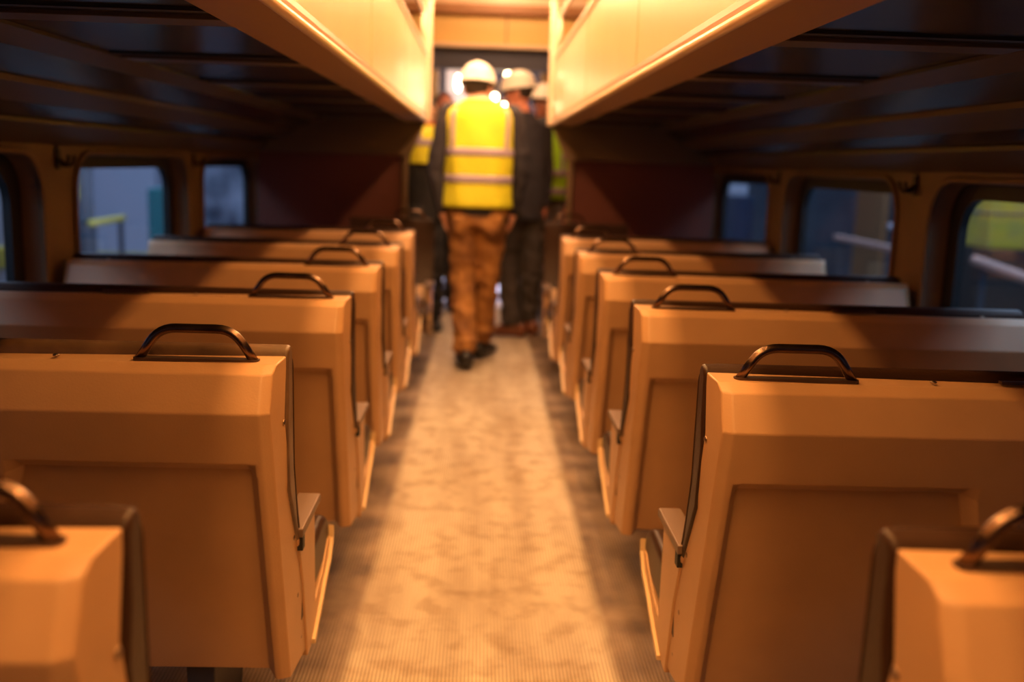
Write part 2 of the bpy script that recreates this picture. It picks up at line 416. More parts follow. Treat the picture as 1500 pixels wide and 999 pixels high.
for s in (-1, 1):
    for k in range(3):
        gallery_seat(s, 4.1 + k*.85, 'single seat on the %s upper gallery, %s' % ('left' if s < 0 else 'right', ('nearest of three', 'middle of three', 'farthest of three')[k]))

# lamps over both edges of the well
def ceiling_lamp(x, y, label):
    t = empty('tube_lamp', (x, y, 2.306)); tag(t, label, 'lamp', 'tube lamps over the aisle')
    bm = new(); box(bm, -.05, .05, -.52, .52, .012, .07); link('housing', bm, M['housing'], t, bevel=.01)
    bm = new(); box(bm, -.035, .035, -.50, .50, 0, .012); link('diffuser', bm, M['glow'], t, bevel=.005)
    for q in (-.4, .4):
        bm = new(); tube(bm, [(0, q, .07), (0, q, .993)], .007, 8); link('hanger_rod', bm, M['screw'], t)
    area_light('lamp_light', (x, y, 2.30), (0, 0, 0), .07, 1.0, LAMP_W * (1.3 if y > 4.5 else 1.0), WARM_FAR if y > 4.5 else WARM)
LY = [-.40, .68, 1.76, 2.84, 3.92, 5.00, 6.08]
for s in (-1, 1):
    for k, y in enumerate(LY):
        ceiling_lamp(.29*s, y, 'long tube lamp above the %s fascia, %s along the car' % ('left' if s < 0 else 'right', 'first second third fourth fifth sixth seventh'.split()[k]))
t = empty('added_globe_lamp', (.13, 7.5, 2.92)); tag(t, 'added round lamp over the vestibule, brightening the ochre panel', 'lamp')  # unseen lamp added to brighten the ochre panel
bm = new(); ball(bm, (0, 0, 0), (.10, .10, .09)); link('globe', bm, M['glow'], t, smooth=True)
bm = new(); tube(bm, [(0, 0, .08), (0, 0, .378)], .02, 10); link('stem', bm, M['screw'], t, smooth=True)
d = bpy.data.lights.new('added_globe_light', 'POINT'); d.energy = 55; d.color = WARM_FAR; d.shadow_soft_size = .1
o = bpy.data.objects.new('added_globe_light', d); C.objects.link(o); o.location = (.13, 7.5, 2.80)
# bare work lamps hanging in the far doorway
for k, (x, y, z, lab) in enumerate([(-.27, 9.15, 1.95, 'bare glowing work lamp left of the brown-trousered man\'s white helmet'), (.06, 9.2, 1.84, 'glowing work lamp between the two white helmets, by the ear'),
                          (.145, 9.2, 1.76, 'lowest glowing work lamp, over the hi-vis shoulder'), (.17, 9.1, 2.03, 'glowing work lamp touching the second white helmet')]):
    t = empty('work_lamp', (x, y, z)); tag(t, lab, 'lamp', 'bare work lamps in the far doorway')
    bm = new(); ball(bm, (0, 0, 0), (.026, .026, .030 if k else .075)); link('bulb', bm, M['bulb'], t, smooth=True)
    bm = new(); tube(bm, [(0, 0, .02), (0, 0, .085)], .012, 10); link('socket', bm, M['black'], t, smooth=True)
    bm = new(); tube(bm, [(0, 0, .07), (0, 0, 3.298-z)], .004, 6); link('cord', bm, M['black'], t, smooth=True)
    d = bpy.data.lights.new('work_lamp_light', 'POINT'); d.energy = 5; d.color = (1, .62, .30); d.shadow_soft_size = .04
    o = bpy.data.objects.new('work_lamp_light', d); C.objects.link(o); o.location = (x, y-.07, z)

# ================================================================== TRAIN SEATS
XA, XB = .383, 1.472
def rear_y(z): return -.115 + (.800 - z) / (.800 - .20) * .175
def make_bench(s, label, group, xb=XB):
    t = empty('train_seat', (0, 0, 0)); tag(t, label, 'seat', group)
    def V(x, y, z): return (x*s, y, z)
    # --- back shell
    bm = new()
    xr0, xr1 = XA+.010, xb-.010
    front = {.862: 0.0, .775: -.018, .64: .022, .48: .11, .35: .16, .20: .20}
    def frow(x, zs=(.862, .775, .64, .48, .35, .20)): return [bm.verts.new(V(x, front[z], z)) for z in zs]
    zs = [.862, .775, .64, .48, .35, .20]
    # front-edge columns
    FL = frow(XA); FR = frow(xb)
    topFL = bm.verts.new(V(XA, 0, .886)); topFR = bm.verts.new(V(xb, 0, .870 if xb > 1.2 else .886))
    # rear verts grid
    xm = (xr0+xr1)/2
    two = xb > 1.2
    if two:
        xs = [xr0, XA+.028, XA+.040, XA+.057, xm-.030, xm-.013, xm+.013, xm+.030, xb-.057, xb-.040, xb-.028, xr1]
        flare = {4: -.045, 5: -.040, 6: .040, 7: .045}
        rec = {3, 4, 7, 8}
    else:
        xs = [xr0, XA+.028, XA+.040, XA+.057, xb-.057, xb-.040, xb-.028, xr1]; flare = {}; rec = {3, 4}
    rows = [(.800, 0), (.700, 0), (.672, 1), (.59, 1), (.48, 1), (.35, 1), (.20, 1)]
    G = []
    nrm = Vector((0, .959, .284))
    for r, (z, inside) in enumerate(rows):
        row = []
        for c, x in enumerate(xs):
            xx = x + (flare.get(c, 0) if r in (1, 2) else flare.get(c, 0)*.35 if r == 3 else 0)
            p = Vector((xx, rear_y(z), z))
            if inside and c in rec: p += nrm * .030
            if c in (0, len(xs)-1): p += Vector((0, .010, 0))
            row.append(bm.verts.new(V(*p)))
        G.append(row)
    for r in range(len(G)-1):
        for c in range(len(xs)-1): bm.faces.new((G[r][c], G[r][c+1], G[r+1][c+1], G[r+1][c]))
    C0 = [bm.verts.new(V(x, -.085 + (.010 if i in (0, len(xs)-1) else 0), .866)) for i, x in enumerate(xs)]
    B0 = [bm.verts.new(V(x + (-.004 if i == 0 else .004 if i == len(xs)-1 else 0), -.058, .8805)) for i, x in enumerate(xs)]
    for c in range(len(xs)-1):
        bm.faces.new((C0[c], C0[c+1], G[0][c+1], G[0][c])); bm.faces.new((B0[c], B0[c+1], C0[c+1], C0[c]))
    bm.faces.new([topFL, topFR] + B0[::-1])
    # sides: rear column <-> front column
    for col, F_, tf, i0 in ((0, FL, topFL, 0), (-1, FR, topFR, -1)):
        rear = {.862: C0[col], .775: G[0][col], .64: None, .48: G[4][col], .35: G[5][col], .20: G[6][col]}
        bm.faces.new((tf, B0[col], C0[col], F_[0]))
        bm.faces.new((F_[0], C0[col], G[0][col], F_[1]))
        bm.faces.new((F_[1], G[0][col], G[1][col], G[2][col], F_[2]))
        bm.faces.new((F_[2], G[2][col], G[3][col], G[4][col], F_[3]))
        bm.faces.new((F_[3], G[4][col], G[5][col], F_[4])); bm.faces.new((F_[4], G[5][col], G[6][col], F_[5]))
    for a, b in zip([topFL]+FL[:-1], FL): pass
    FLc, FRc = [topFL]+FL, [topFR]+FR
    for k in range(len(FLc)-1): bm.faces.new((FLc[k], FLc[k+1], FRc[k+1], FRc[k]))
    bm.faces.new([FL[-1]] + G[6] + [FR[-1]])
    link('back_shell', bm, M['tan'], t, bevel=.0035, seg=2, lim=.16)
    # --- back cushion (dark vinyl, stands a little proud of the shell)
    bm = new()
    prof = [(.003, .876), (.010, .891), (.034, .896), (.048, .885), (.051, .76), (.054, .66), (.088, .54), (.115, .485), (.095, .480), (.010, .62), (-.010, .74), (.0015, .80)]
    prism(bm, prof, (XA-.003)*s, (xb-.002)*s, 'x'); link('back_cushion', bm, M['vinyl'], t, bevel=.008, seg=3)
    bm = new()
    pp = [(XA-.004, .062, .898), (xb-.012, .062, .894)]
    tube(bm, [V(*p) for p in fillet([(XA, .112, .49), (XA, .084, .55), (XA, .050, .66), (XA, .044, .889), (xb-.01, .044, .887), (xb-.01, .050, .66), (xb-.01, .112, .49)], .03)], .0045, 8)
    link('piping', bm, M['vinyl'], t, smooth=True)
    # --- seat cushion
    bm = new()
    prof = [(.13, .40), (.30, .395), (.46, .405), (.525, .385), (.54, .34), (.52, .29), (.13, .27)]
    prism(bm, prof, (XA+.001)*s, (xb-.006)*s, 'x'); link('seat_cushion', bm, M['vinyl'], t, bevel=.02, seg=3)
    # --- aisle side panel with armrest box
    bm = new()
    poly = [(.092, .490), (.285, .490), (.290, .262), (.40, .290), (.49, .335), (.515, .335), (.475, .290), (.40, .262), (.31, .222), (.22, .185), (.190, .185), (.145, .37)]
    prism(bm, poly, (XA-.004)*s, (XA+.020)*s, 'x'); link('side_panel', bm, M['tan'], t, bevel=.004)
    bm = new()
    prism(bm, [(.094, .492), (.092, .512), (.315, .512), (.322, .505), (.318, .492)], (XA-.012)*s, (XA+.038)*s, 'x'); link('armrest_cap', bm, M['cap'], t, bevel=.003)
    bm = new(); box(bm, min((XA-.010)*s, (XA+.010)*s), max((XA-.010)*s, (XA+.010)*s), .100, .125, .462, .4915); link('dark_gap', bm, M['black'], t, bevel=.001)  # black block paints in the dark gap under the armrest cap
    # --- bright curved edge trim under the cushion
    bm = new()
    crv = [(.520, .350), (.514, .320), (.475, .285), (.40, .258), (.31, .216), (.24, .188)]
    A = []
    for k, (y, z) in enumerate(crv):
        A.append([bm.verts.new(V(x, y, z + d)) for x, d in ((XA-.012, 0), (XA+.006, 0), (XA+.006, .011), (XA-.012, .011))])
    for a, b in zip(A[:-1], A[1:]):
        for k in range(4): bm.faces.new((a[k], a[(k+1) % 4], b[(k+1) % 4], b[k]))
    bm.faces.new(A[0]); bm.faces.new(A[-1][::-1])
    link('edge_trim', bm, M['tan_trim'], t, bevel=.003)
    # --- pedestal legs
    legs = ((XA+.18, XA+.24), (xb-.30, xb-.24)) if two else ((XA+.12, XA+.18), (xb-.14, xb-.08))
    for a, b in legs:
        bm = new(); prism(bm, [(.12, .28), (.44, .28), (.36, .02), (.40, .0), (.10, .0), (.14, .02)], a*s, b*s, 'x'); link('leg', bm, M['beam'], t, bevel=.004)
    # --- grab handle on the aisle corner
    hx0, hx1 = XA+.052, XA+.260
    zt = .883
    bm = new(); pts = fillet([(hx0, -.034, zt-.002), (hx0+.038, -.034, zt+.056), (hx1-.038, -.034, zt+.056), (hx1, -.034, zt-.002)], .030, 6)
    tube(bm, [V(*p) for p in pts], .0085, 14); h = link('handle', bm, M['steel'], t, smooth=True)
    bm = new(); prism(bm, [(a*s, b) for a, b in rrect(hx0-.010, hx1+.010, -.046, -.022, .011)], zt-.004, zt+.002, 'z'); link('base_plate', bm, M['plate'], h)
    # --- screws
    def screw(p, n, r=.0065):
        bm = new(); n = Vector(n).normalized()
        q = Vector(V(*p)); nn = Vector((n.x*s, n.y, n.z))
        mt = Matrix.Translation(q) @ nn.to_track_quat('Z', 'Y').to_matrix().to_4x4()
        bmesh.ops.create_uvsphere(bm, u_segments=12, v_segments=8, radius=r, matrix=mt @ Matrix.Diagonal((1, 1, .45, 1)))
        link('screw', bm, M['screw'], t, smooth=True)
    for y, z in ((-.025, .765), (.075, .50), (.115, .36), (.150, .25)):
        fx = XA + .022*max(0, min(1, (front[min(front, key=lambda q: abs(q-z))] - y) / .22))
        screw((fx, y, z), (-1, -.1, 0))
    if two:
        screw((XA+.41, -.030, .883), (0, 0, 1)); screw((xb-.14, -.030, .880), (0, 0, 1))
        bm = new(); box(bm, min((XA+.54)*s, (XA+.66)*s), max((XA+.54)*s, (XA+.66)*s), -.024, -.012, .880, .8855); link('slot', bm, M['plate'], t)
    return t

YL = [.946, 1.831, 2.693, 3.537, 4.399, 5.262]
YR = [.927, 1.778, 2.671, 3.489, 4.347, 5.200]
ordl = ['nearest the camera', 'second row from the camera', 'third row from the camera',
        'fourth row from the camera', 'fifth row from the camera', 'last one before the vestibule']
ordr = ['nearest the camera', 'second row from the camera, in sharp focus', 'third row from the camera',
        'fourth row from the camera', 'fifth row from the camera', 'last one before the vestibule']
for s, Y_, od, nm in ((-1, YL, ordl, 'left'), (1, YR, ordr, 'right')):
    grp = 'tan bench seats %s of the aisle' % nm
    proto = make_bench(s, 'x', grp)
    for k, y in enumerate(Y_):
        o = proto if k == 0 else copy_tree(proto)
        o.location = (0, y, 0)
        if s < 0 and k == 1: o.location.x = -.010
        o['label'] = 'tan bench seat %s of the aisle, %s' % (nm, od[k])
for ch in bpy.data.objects:
    if ch.name.startswith('back_cushion') and ch.parent and ch.parent.get('label', '') == 'tan bench seat left of the aisle, second row from the camera':
        ch.data = ch.data.copy(); ch.data.materials[0] = M['worn']; ch['label'] = 'worn brown back cushion with a wrinkled top seam'
        for v in ch.data.vertices:
            if v.co.z > .88: v.co.z += .006 + .002*math.sin(v.co.x*9)
# seats that face the camera at the end of the aisle
for s in (-1, 1):
    o = make_bench(-s, 'dark-cushioned single seat facing the camera, %s of the walking man' % ('left' if s < 0 else 'right'), 'rear-facing end seats', xb=XA+.53)
    o.rotation_euler = (0, 0, PI); o.location = (-.012*s if s > 0 else .05, 6.36, 0)

# ================================================================== PEOPLE
def baked(name, build, m, parent, voxel=.008, smooth_it=6, fold=0):
    bm = new(); build(bm)
    me = bpy.data.meshes.new(name); bm.to_mesh(me); bm.free()
    tmp = bpy.data.objects.new('tmp', me); C.objects.link(tmp)
    r = tmp.modifiers.new('r', 'REMESH'); r.mode = 'VOXEL'; r.voxel_size = voxel; r.use_smooth_shade = True
    sm = tmp.modifiers.new('s', 'SMOOTH'); sm.iterations = smooth_it; sm.factor = .5
    dg = bpy.context.evaluated_depsgraph_get()
    me2 = bpy.data.meshes.new_from_object(tmp.evaluated_get(dg))
    bpy.data.objects.remove(tmp); bpy.data.meshes.remove(me)
    if fold:
        from mathutils import noise as nz
        nr = [v_.normal.copy() for v_ in me2.vertices]
        for v_, n_ in zip(me2.vertices, nr):
            p = v_.co.copy()
            k = nz.noise(Vector((p.x*7, p.y*7, p.z*13 + p.x*9))) + .5*nz.noise(Vector((p.x*16, p.y*16, p.z*24)))
            v_.co = p + n_ * k * fold
    me2.name = name; me2.materials.clear(); me2.materials.append(m)
    for p in me2.polygons: p.use_smooth = True
    o = bpy.data.objects.new(name, me2); C.objects.link(o); o.parent = parent
    return o
def limb(bm, pts, rs, n=14, sub=6):
    pts = [Vector(p) for p in pts]
    P, R = [], []
    for i in range(len(pts)-1):
        for k in range(sub):
            t = k/sub; P.append(pts[i].lerp(pts[i+1], t)); R.append(rs[i]*(1-t)+rs[i+1]*t)
    P.append(pts[-1]); R.append(rs[-1])
    for _ in range(2):
        P = [P[0]] + [(P[i-1]+P[i]*2+P[i+1])/4 for i in range(1, len(P)-1)] + [P[-1]]
    tube(bm, P, R, n); ball(bm, P[0], R[0]); ball(bm, P[-1], R[-1])
def loft(bm, rings, n=28, cap=True):
    """rings: (cx, cy, cz, rx, ry)"""
    Rg = []
    for cx, cy, cz, rx, ry in rings:
        row = []
        for k in range(n):
            a = 2*PI*k/n; c, s_ = math.cos(a), math.sin(a); e = .85
            row.append(bm.verts.new((cx + rx*math.copysign(abs(c)**e, c), cy + ry*math.copysign(abs(s_)**e, s_), cz)))
        Rg.append(row)
    for A, B in zip(Rg[:-1], Rg[1:]):
        for k in range(n): bm.faces.new((A[k], A[(k+1) % n], B[(k+1) % n], B[k]))
    if cap: bm.faces.new(Rg[0][::-1]); bm.faces.new(Rg[-1])
    return Rg
def hand(bm, w, e, inward, curl=.5):
    """w wrist point, e elbow; fingers continue the forearm, curling towards `inward`"""
    w, e, inw = Vector(w), Vector(e), Vector(inward).normalized()
    d = (w - e).normalized(); side = d.cross(inw).normalized(); inw = side.cross(d).normalized()
    mt = Matrix((( side.x, d.x, inw.x, 0), (side.y, d.y, inw.y, 0), (side.z, d.z, inw.z, 0), (0, 0, 0, 1)))
    ball(bm, w + d*.048, (.038, .050, .016), mt)
    limb(bm, [w - d*.01, w + d*.03], [.026, .024], 10, 2)
    for k, (o, L) in enumerate(((-.028, .068), (-.010, .078), (.009, .073), (.027, .058))):
        b = w + d*.085 + side*o
        p1 = b + (d*math.cos(curl*.4) + inw*math.sin(curl*.4))*L*.45
        p2 = p1 + (d*math.cos(curl*1.2) + inw*math.sin(curl*1.2))*L*.32
        p3 = p2 + (d*math.cos(curl*2) + inw*math.sin(curl*2))*L*.25
        limb(bm, [b, p1, p2, p3], [.0095, .009, .0085, .0075], 8, 3)
    b = w + d*.035 - side*.030
    limb(bm, [b, b + (-side*.6 + d*.7 + inw*.35).normalized()*.035, b + (-side*.35 + d*.9 + inw*.55).normalized()*.062], [.012, .0105, .009], 8, 3)
def person(loc, J, look, mats, label, group=None, vest=None, hat=True, rz=0, collar=None):
    """J joints in local coordinates (x right, y away from camera, z up). look: head yaw, 0 = facing away (+Y)"""
    t = empty('person', loc, rz); tag(t, label, 'person', group)
    hip, chest, neck, head = Vector(J['hip']), Vector(J['chest']), Vector(J['neck']), Vector(J['head'])
    ty = J.get('turn', 0)       # torso yaw
    shw = J.get('sh', .19)
    cz, sz = math.cos(ty), math.sin(ty)
    def lat(k, base): return Vector((base.x + k*cz, base.y + k*sz, base.z))
    SH = {-1: lat(-shw, Vector((chest.x, chest.y, neck.z-.075))), 1: lat(shw, Vector((chest.x, chest.y, neck.z-.075)))}
    HP = {-1: lat(-.09, hip), 1: lat(.09, hip)}
    HM = Matrix.Translation(head) @ Matrix.Rotation(look, 4, 'Z') @ Matrix.Rotation(J.get('nod', 0), 4, 'X')
    def H(x, y, z): return HM @ Vector((x, y, z))
    TM = Matrix.Rotation(ty, 4, 'Z')
    def rloft(bm, rings, c):
        b2 = new(); loft(b2, rings)
        vm = {v: bm.verts.new(Vector((c.x, c.y, 0)) + TM @ (v.co - Vector((c.x, c.y, 0)))) for v in b2.verts}
        for f in b2.faces: bm.faces.new([vm[v] for v in f.verts])
        b2.free()
    def body(bm):
        ball(bm, HM @ Vector((0, 0, .012)), (.076, .094, .105), Matrix.Rotation(look, 4, 'Z'))
        ball(bm, H(0, .030, -.058), (.056, .060, .055), Matrix.Rotation(look, 4, 'Z'))          # jaw
        ball(bm, H(0, .088, -.100), (.022, .018, .016))                                          # chin
        limb(bm, [H(0, .090, .015), H(0, .108, -.022)], [.010, .014], 8, 3)                      # nose
        ball(bm, H(0, .088, .030), (.050, .012, .010), Matrix.Rotation(look, 4, 'Z'))            # brow
        ball(bm, H(0, .090, -.052), (.025, .012, .006), Matrix.Rotation(look, 4, 'Z')); ball(bm, H(0, .088, -.066), (.021, .011, .007), Matrix.Rotation(look, 4, 'Z'))
        for q in (-1, 1): ball(bm, H(q*.078, -.004, -.010), (.011, .020, .033), Matrix.Rotation(look, 4, 'Z'))
        limb(bm, [head + Vector((0, 0, -.05)), neck, neck + Vector((0, 0, -.06))], [.056, .060, .075], 14, 4)
        loft_pts = [(hip.x, hip.y, hip.z-.04, .15, .10), (hip.x, hip.y, hip.z+.06, .155, .105), (hip.lerp(chest, .5).x, hip.lerp(chest, .5).y, hip.lerp(chest, .5).z, .145, .10),
                    (chest.x, chest.y, chest.z+.04, .165, .11), (chest.x, chest.y, neck.z-.05, .13, .08), (chest.x, chest.y, neck.z, .05, .05)]
        rloft(bm, loft_pts, hip)
        for q in (-1, 1):
            k = 'L' if q < 0 else 'R'
            limb(bm, [SH[q], J['elbow'+k], J['wrist'+k]], [.048, .038, .026])
            hand(bm, J['wrist'+k], J['elbow'+k], J.get('palm'+k, (-q, .2, 0)), J.get('curl'+k, .5))
            limb(bm, [HP[q], J['knee'+k], J['ankle'+k]], [.075, .050, .038])
            a = Vector(J['ankle'+k]); fd = Vector(J.get('foot'+k, (0, 1, 0))).normalized()
            limb(bm, [a + Vector((0, 0, -.03)), a + fd*.12 + Vector((0, 0, -.05))], [.036, .03], 10, 3)
    baked('body', body, mats['skin'], t, .0065, 4)
    for q in (-1, 1):
        bm = new(); ball(bm, H(q*.030, .0905, .008), .010, u=10, v=8); link('eye', bm, M['white'], t, smooth=True)
    def hair(bm): ball(bm, H(0, -.014, .024), (.083, .094, .100), Matrix.Rotation(look, 4, 'Z')); ball(bm, H(0, -.050, -.008), (.064, .042, .045), Matrix.Rotation(look, 4, 'Z'))
    bm = new(); hair(bm)
    for v in list(bm.verts):
        l = HM.inverted() @ v.co
        if l.y > .055 and l.z < .05: v.co = HM @ Vector((l.x, .055, l.z))
    link('hair', bm, M['hair'], t, smooth=True)
    def jacket(bm):
        mid = hip.lerp(chest, .5)
        low = J.get('hem', hip.z-.06)
        rings = [(hip.x, hip.y, low, .178, .128), (hip.x, hip.y, hip.z+.06, .176, .130), (mid.x, mid.y, mid.z, .176, .128),
                 (chest.x, chest.y, chest.z+.02, .190, .130), (chest.x, chest.y, neck.z-.075, .178, .108), (chest.x, chest.y, neck.z-.025, .100, .080), (neck.x, neck.y, neck.z+.012, .068, .066)]
        b2 = new(); loft(b2, [(0, 0, z, rx, ry) for _, _, z, rx, ry in rings])
        for v in b2.verts:
            near = min(rings, key=lambda r: abs(r[2]-v.co.z)); p = TM @ Vector((v.co.x, v.co.y, 0)); v.co = Vector((p.x+near[0], p.y+near[1], v.co.z))
        vm = {v: bm.verts.new(v.co) for v in b2.verts}
        for f in b2.faces: bm.faces.new([vm[v] for v in f.verts])
        b2.free()
        for q in (-1, 1):
            k = 'L' if q < 0 else 'R'; w, e = Vector(J['wrist'+k]), Vector(J['elbow'+k])
            ball(bm, SH[q] + Vector((-q*.01*cz, 0, 0)), (.066, .068, .066))
            limb(bm, [SH[q], e, w + (e-w).normalized()*.015], [.066, .054, .039])
            ball(bm, e + (SH[q]-e)*.08, (.057, .057, .05)); ball(bm, e + (w-e)*.35, (.050, .050, .03)); ball(bm, w + (e-w)*.12, (.043, .043, .022))
    baked('jacket', jacket, mats['top'], t, .010, 5, fold=.008)
    def trousers(bm):
        rloft(bm, [(hip.x, hip.y, hip.z-.08, .172, .125), (hip.x, hip.y, hip.z+.02, .172, .125), (hip.x, hip.y, hip.z+.10, .157, .114)], hip)
        for q in (-1, 1):
            k = 'L' if q < 0 else 'R'; kn, an = Vector(J['knee'+k]), Vector(J['ankle'+k])
            ball(bm, HP[q] + Vector((0, -.035, -.05)), (.092, .10, .11))
            limb(bm, [HP[q], kn, an + Vector((0, 0, .045))], [.103, .080, .070])
            for u, w_ in ((.30, .088), (.62, .080), (.88, .076)):       # cloth folds
                p = HP[q].lerp(kn, u) if u < .5 else kn.lerp(an, (u-.5)*2)
                ball(bm, p + Vector((q*.006, -.008, 0)), (w_, w_, .030))
            ball(bm, an + Vector((0, 0, .070)), (.080, .082, .028)); ball(bm, an + Vector((0, -.005, .03)), (.078, .082, .022))
    baked('trousers', trousers, mats['legs'], t, .010, 4, fold=.016)
    for q in (-1, 1):
        k = 'L' if q < 0 else 'R'; a = Vector(J['ankle'+k]); fd = Vector(J.get('foot'+k, (0, 1, 0))).normalized()
        def shoe(bm):
            z = Vector((0, 0, 1))
            base = Vector((a.x, a.y, a.z-.085))
            for u, w_, h in ((-.065, .050, .062), (0, .054, .066), (.06, .054, .050), (.12, .055, .038), (.175, .047, .030)):
                ball(bm, base + fd*u + z*h*.75, (w_, .055, h))
            limb(bm, [a + Vector((0, 0, -.01)), base + z*.05], [.050, .050], 12, 3)
            for v in bm.verts: v.co.z = max(v.co.z, base.z)
        baked('shoe', shoe, mats['shoe'], t, .008, 2)
    if collar:
        bm = new(); tube(bm, [neck + Vector((math.cos(a)*.066, math.sin(a)*.064, .012)) for a in [2*PI*k/20 for k in range(20)]], .017, 8, close=True); link('collar', bm, collar, t, smooth=True)
    if vest:
        vm_, wide = vest
        mid = hip.lerp(chest, .5)
        hemz = J.get('vesthem', hip.z-.01)
        prof = [(hemz, .205, .150, hip), (hip.z+.10, .200, .150, hip), (mid.z+.03, .196, .148, mid), (chest.z-.02, .204, .150, chest), (chest.z+.06, .200, .146, chest), (neck.z-.090, .205, .130, chest), (neck.z-.048, .188, .116, chest), (neck.z-.016, .130, .094, chest), (neck.z+.012, .084, .080, neck)]
        def at(a, z, off=0):
            for p, q in zip(prof[:-1], prof[1:]):
                if z <= q[0] or q is prof[-1]:
                    u = max(0, min(1, (z-p[0])/(q[0]-p[0]))); u2 = u
                    rx = p[1]+(q[1]-p[1])*u2+off; ry = p[2]+(q[2]-p[2])*u2+off; c = p[3].lerp(q[3], u2); break
            e = .80; ca, sa = math.cos(a), math.sin(a)
            v = TM @ Vector((rx*math.copysign(abs(ca)**e, ca), ry*math.copysign(abs(sa)**e, sa), 0))
            wav = .004*math.sin(a*7+z*9)
            return Vector((c.x+v.x*(1+wav*6), c.y+v.y*(1+wav*6), z))
        def sheet(name, m, a0, a1, zf0, zf1, na, nz, off, th, par):
            bm = new(); Rg = []
            for i in range(nz+1):
                row = []
                for j in range(na+1):
                    a = a0+(a1-a0)*j/na; z = zf0(a)+(zf1(a)-zf0(a))*i/nz
                    row.append(bm.verts.new(at(a, z, off)))
                Rg.append(row)
            for i in range(nz):
                for j in range(na): bm.faces.new((Rg[i][j], Rg[i][j+1], Rg[i+1][j+1], Rg[i+1][j]))
            bmesh.ops.remove_doubles(bm, verts=bm.verts, dist=.0003)
            o = link(name, bm, m, par, smooth=True)
            so = o.modifiers.new('solid', 'SOLIDIFY'); so.thickness = th; so.offset = 1
            return o
        topz = neck.z+.010
        def arm(a):      # upper limit falls at the armholes
            s_ = abs(math.cos(a)); return topz - .17*max(0, (s_-.93)/.07)
        v = sheet('vest', vm_, 0, 2*PI, lambda a: hemz, arm, 72, 30, .004, .003, t)
        def band(zc, h=.024): sheet('reflective_stripe', M['stripe'], 0, 2*PI, lambda a: zc-h, lambda a: zc+h, 72, 3, .0085, .002, v)
        for zb_ in J.get('bands', (hip.z+.12, hip.z+.26)): band(zb_)
        for c0 in (-PI/2, PI/2):
            for q in (-1, 1):
                def zlo(a): return max(J.get('bands', (hip.z+.26,))) + .02
                def zhi(a): return neck.z-.045
                ac = c0+q*.80
                sheet('reflective_stripe', M['stripe'], ac-.085, ac+.085, zlo, zhi, 5, 16, .0085, .002, v)
    if hat:
        hh = bpy.data.objects.new('hard_hat', None)
        bm = new(); n = 32; Rg = []
        for i in range(9):
            u = i/8; el = u*PI/2
            row = [bm.verts.new((math.cos(2*PI*k/n)*.107*math.cos(el)**.95 if i < 8 else 0, math.sin(2*PI*k/n)*.130*math.cos(el)**.95 if i < 8 else 0, .035+.118*math.sin(el))) for k in range(n)]
            Rg.append(row)
        brim = [bm.verts.new((math.cos(2*PI*k/n)*.118, math.sin(2*PI*k/n)*(.146 + (.036 if math.sin(2*PI*k/n) > .3 else 0)), .026)) for k in range(n)]
        Rg = [brim] + Rg
        for A, B in zip(Rg[:-1], Rg[1:]):
            for k in range(n): bm.faces.new((A[k], A[(k+1) % n], B[(k+1) % n], B[k]))
        bmesh.ops.remove_doubles(bm, verts=bm.verts, dist=.0002)
        o = link('hard_hat', bm, M['white'], t, smooth=True)
        o.matrix_local = HM @ Matrix.Rotation(.06, 4, 'X')
        so = o.modifiers.new('solid', 'SOLIDIFY'); so.thickness = .004
        bm = new(); tube(bm, [(0, math.sin(a)*.129, .034+.115*math.cos(a)) for a in [(-1+k/10)*1.2 for k in range(21)]], .009, 8); link('ridge', bm, M['white'], o, smooth=True)
        bm = new(); tube(bm, [(math.cos(a)*.096, math.sin(a)*.112, .018) for a in [2*PI*k/24 for k in range(24)]], .010, 8, close=True); link('headband', bm, M['black'], o, smooth=True)
    return t

# main figure: walking away, hi-vis vest, brown trousers
J1 = dict(hip=(0, 0, .95), chest=(.005, 0, 1.30), neck=(0, .01, 1.615), head=(-.018, .05, 1.700), nod=-.18, sh=.195, vesthem=.985, hem=.93, bands=(1.155, 1.315),
          elbowL=(-.268, -.02, 1.20), wristL=(-.215, .00, .955), palmL=(1, 0, 0), curlL=.55,
          elbowR=(.262, .02, 1.19), wristR=(.225, .10, .955), palmR=(-1, 0, 0), curlR=.8,
          kneeL=(-.080, .02, .52), ankleL=(-.055, -.13, .105), footL=(-.12, 1, 0),
          kneeR=(.070, .08, .53), ankleR=(.050, .24, .095), footR=(.35, 1, 0))
person((-.06, 6.16, 0), J1, -.25, dict(skin=M['skin'], top=M['navy'], legs=M['brown'], shoe=M['shoe']),
       'person walking away in a yellow hi-vis vest, brown trousers and white hard hat', vest=(M['vest'], .2), collar=M['shirt'])
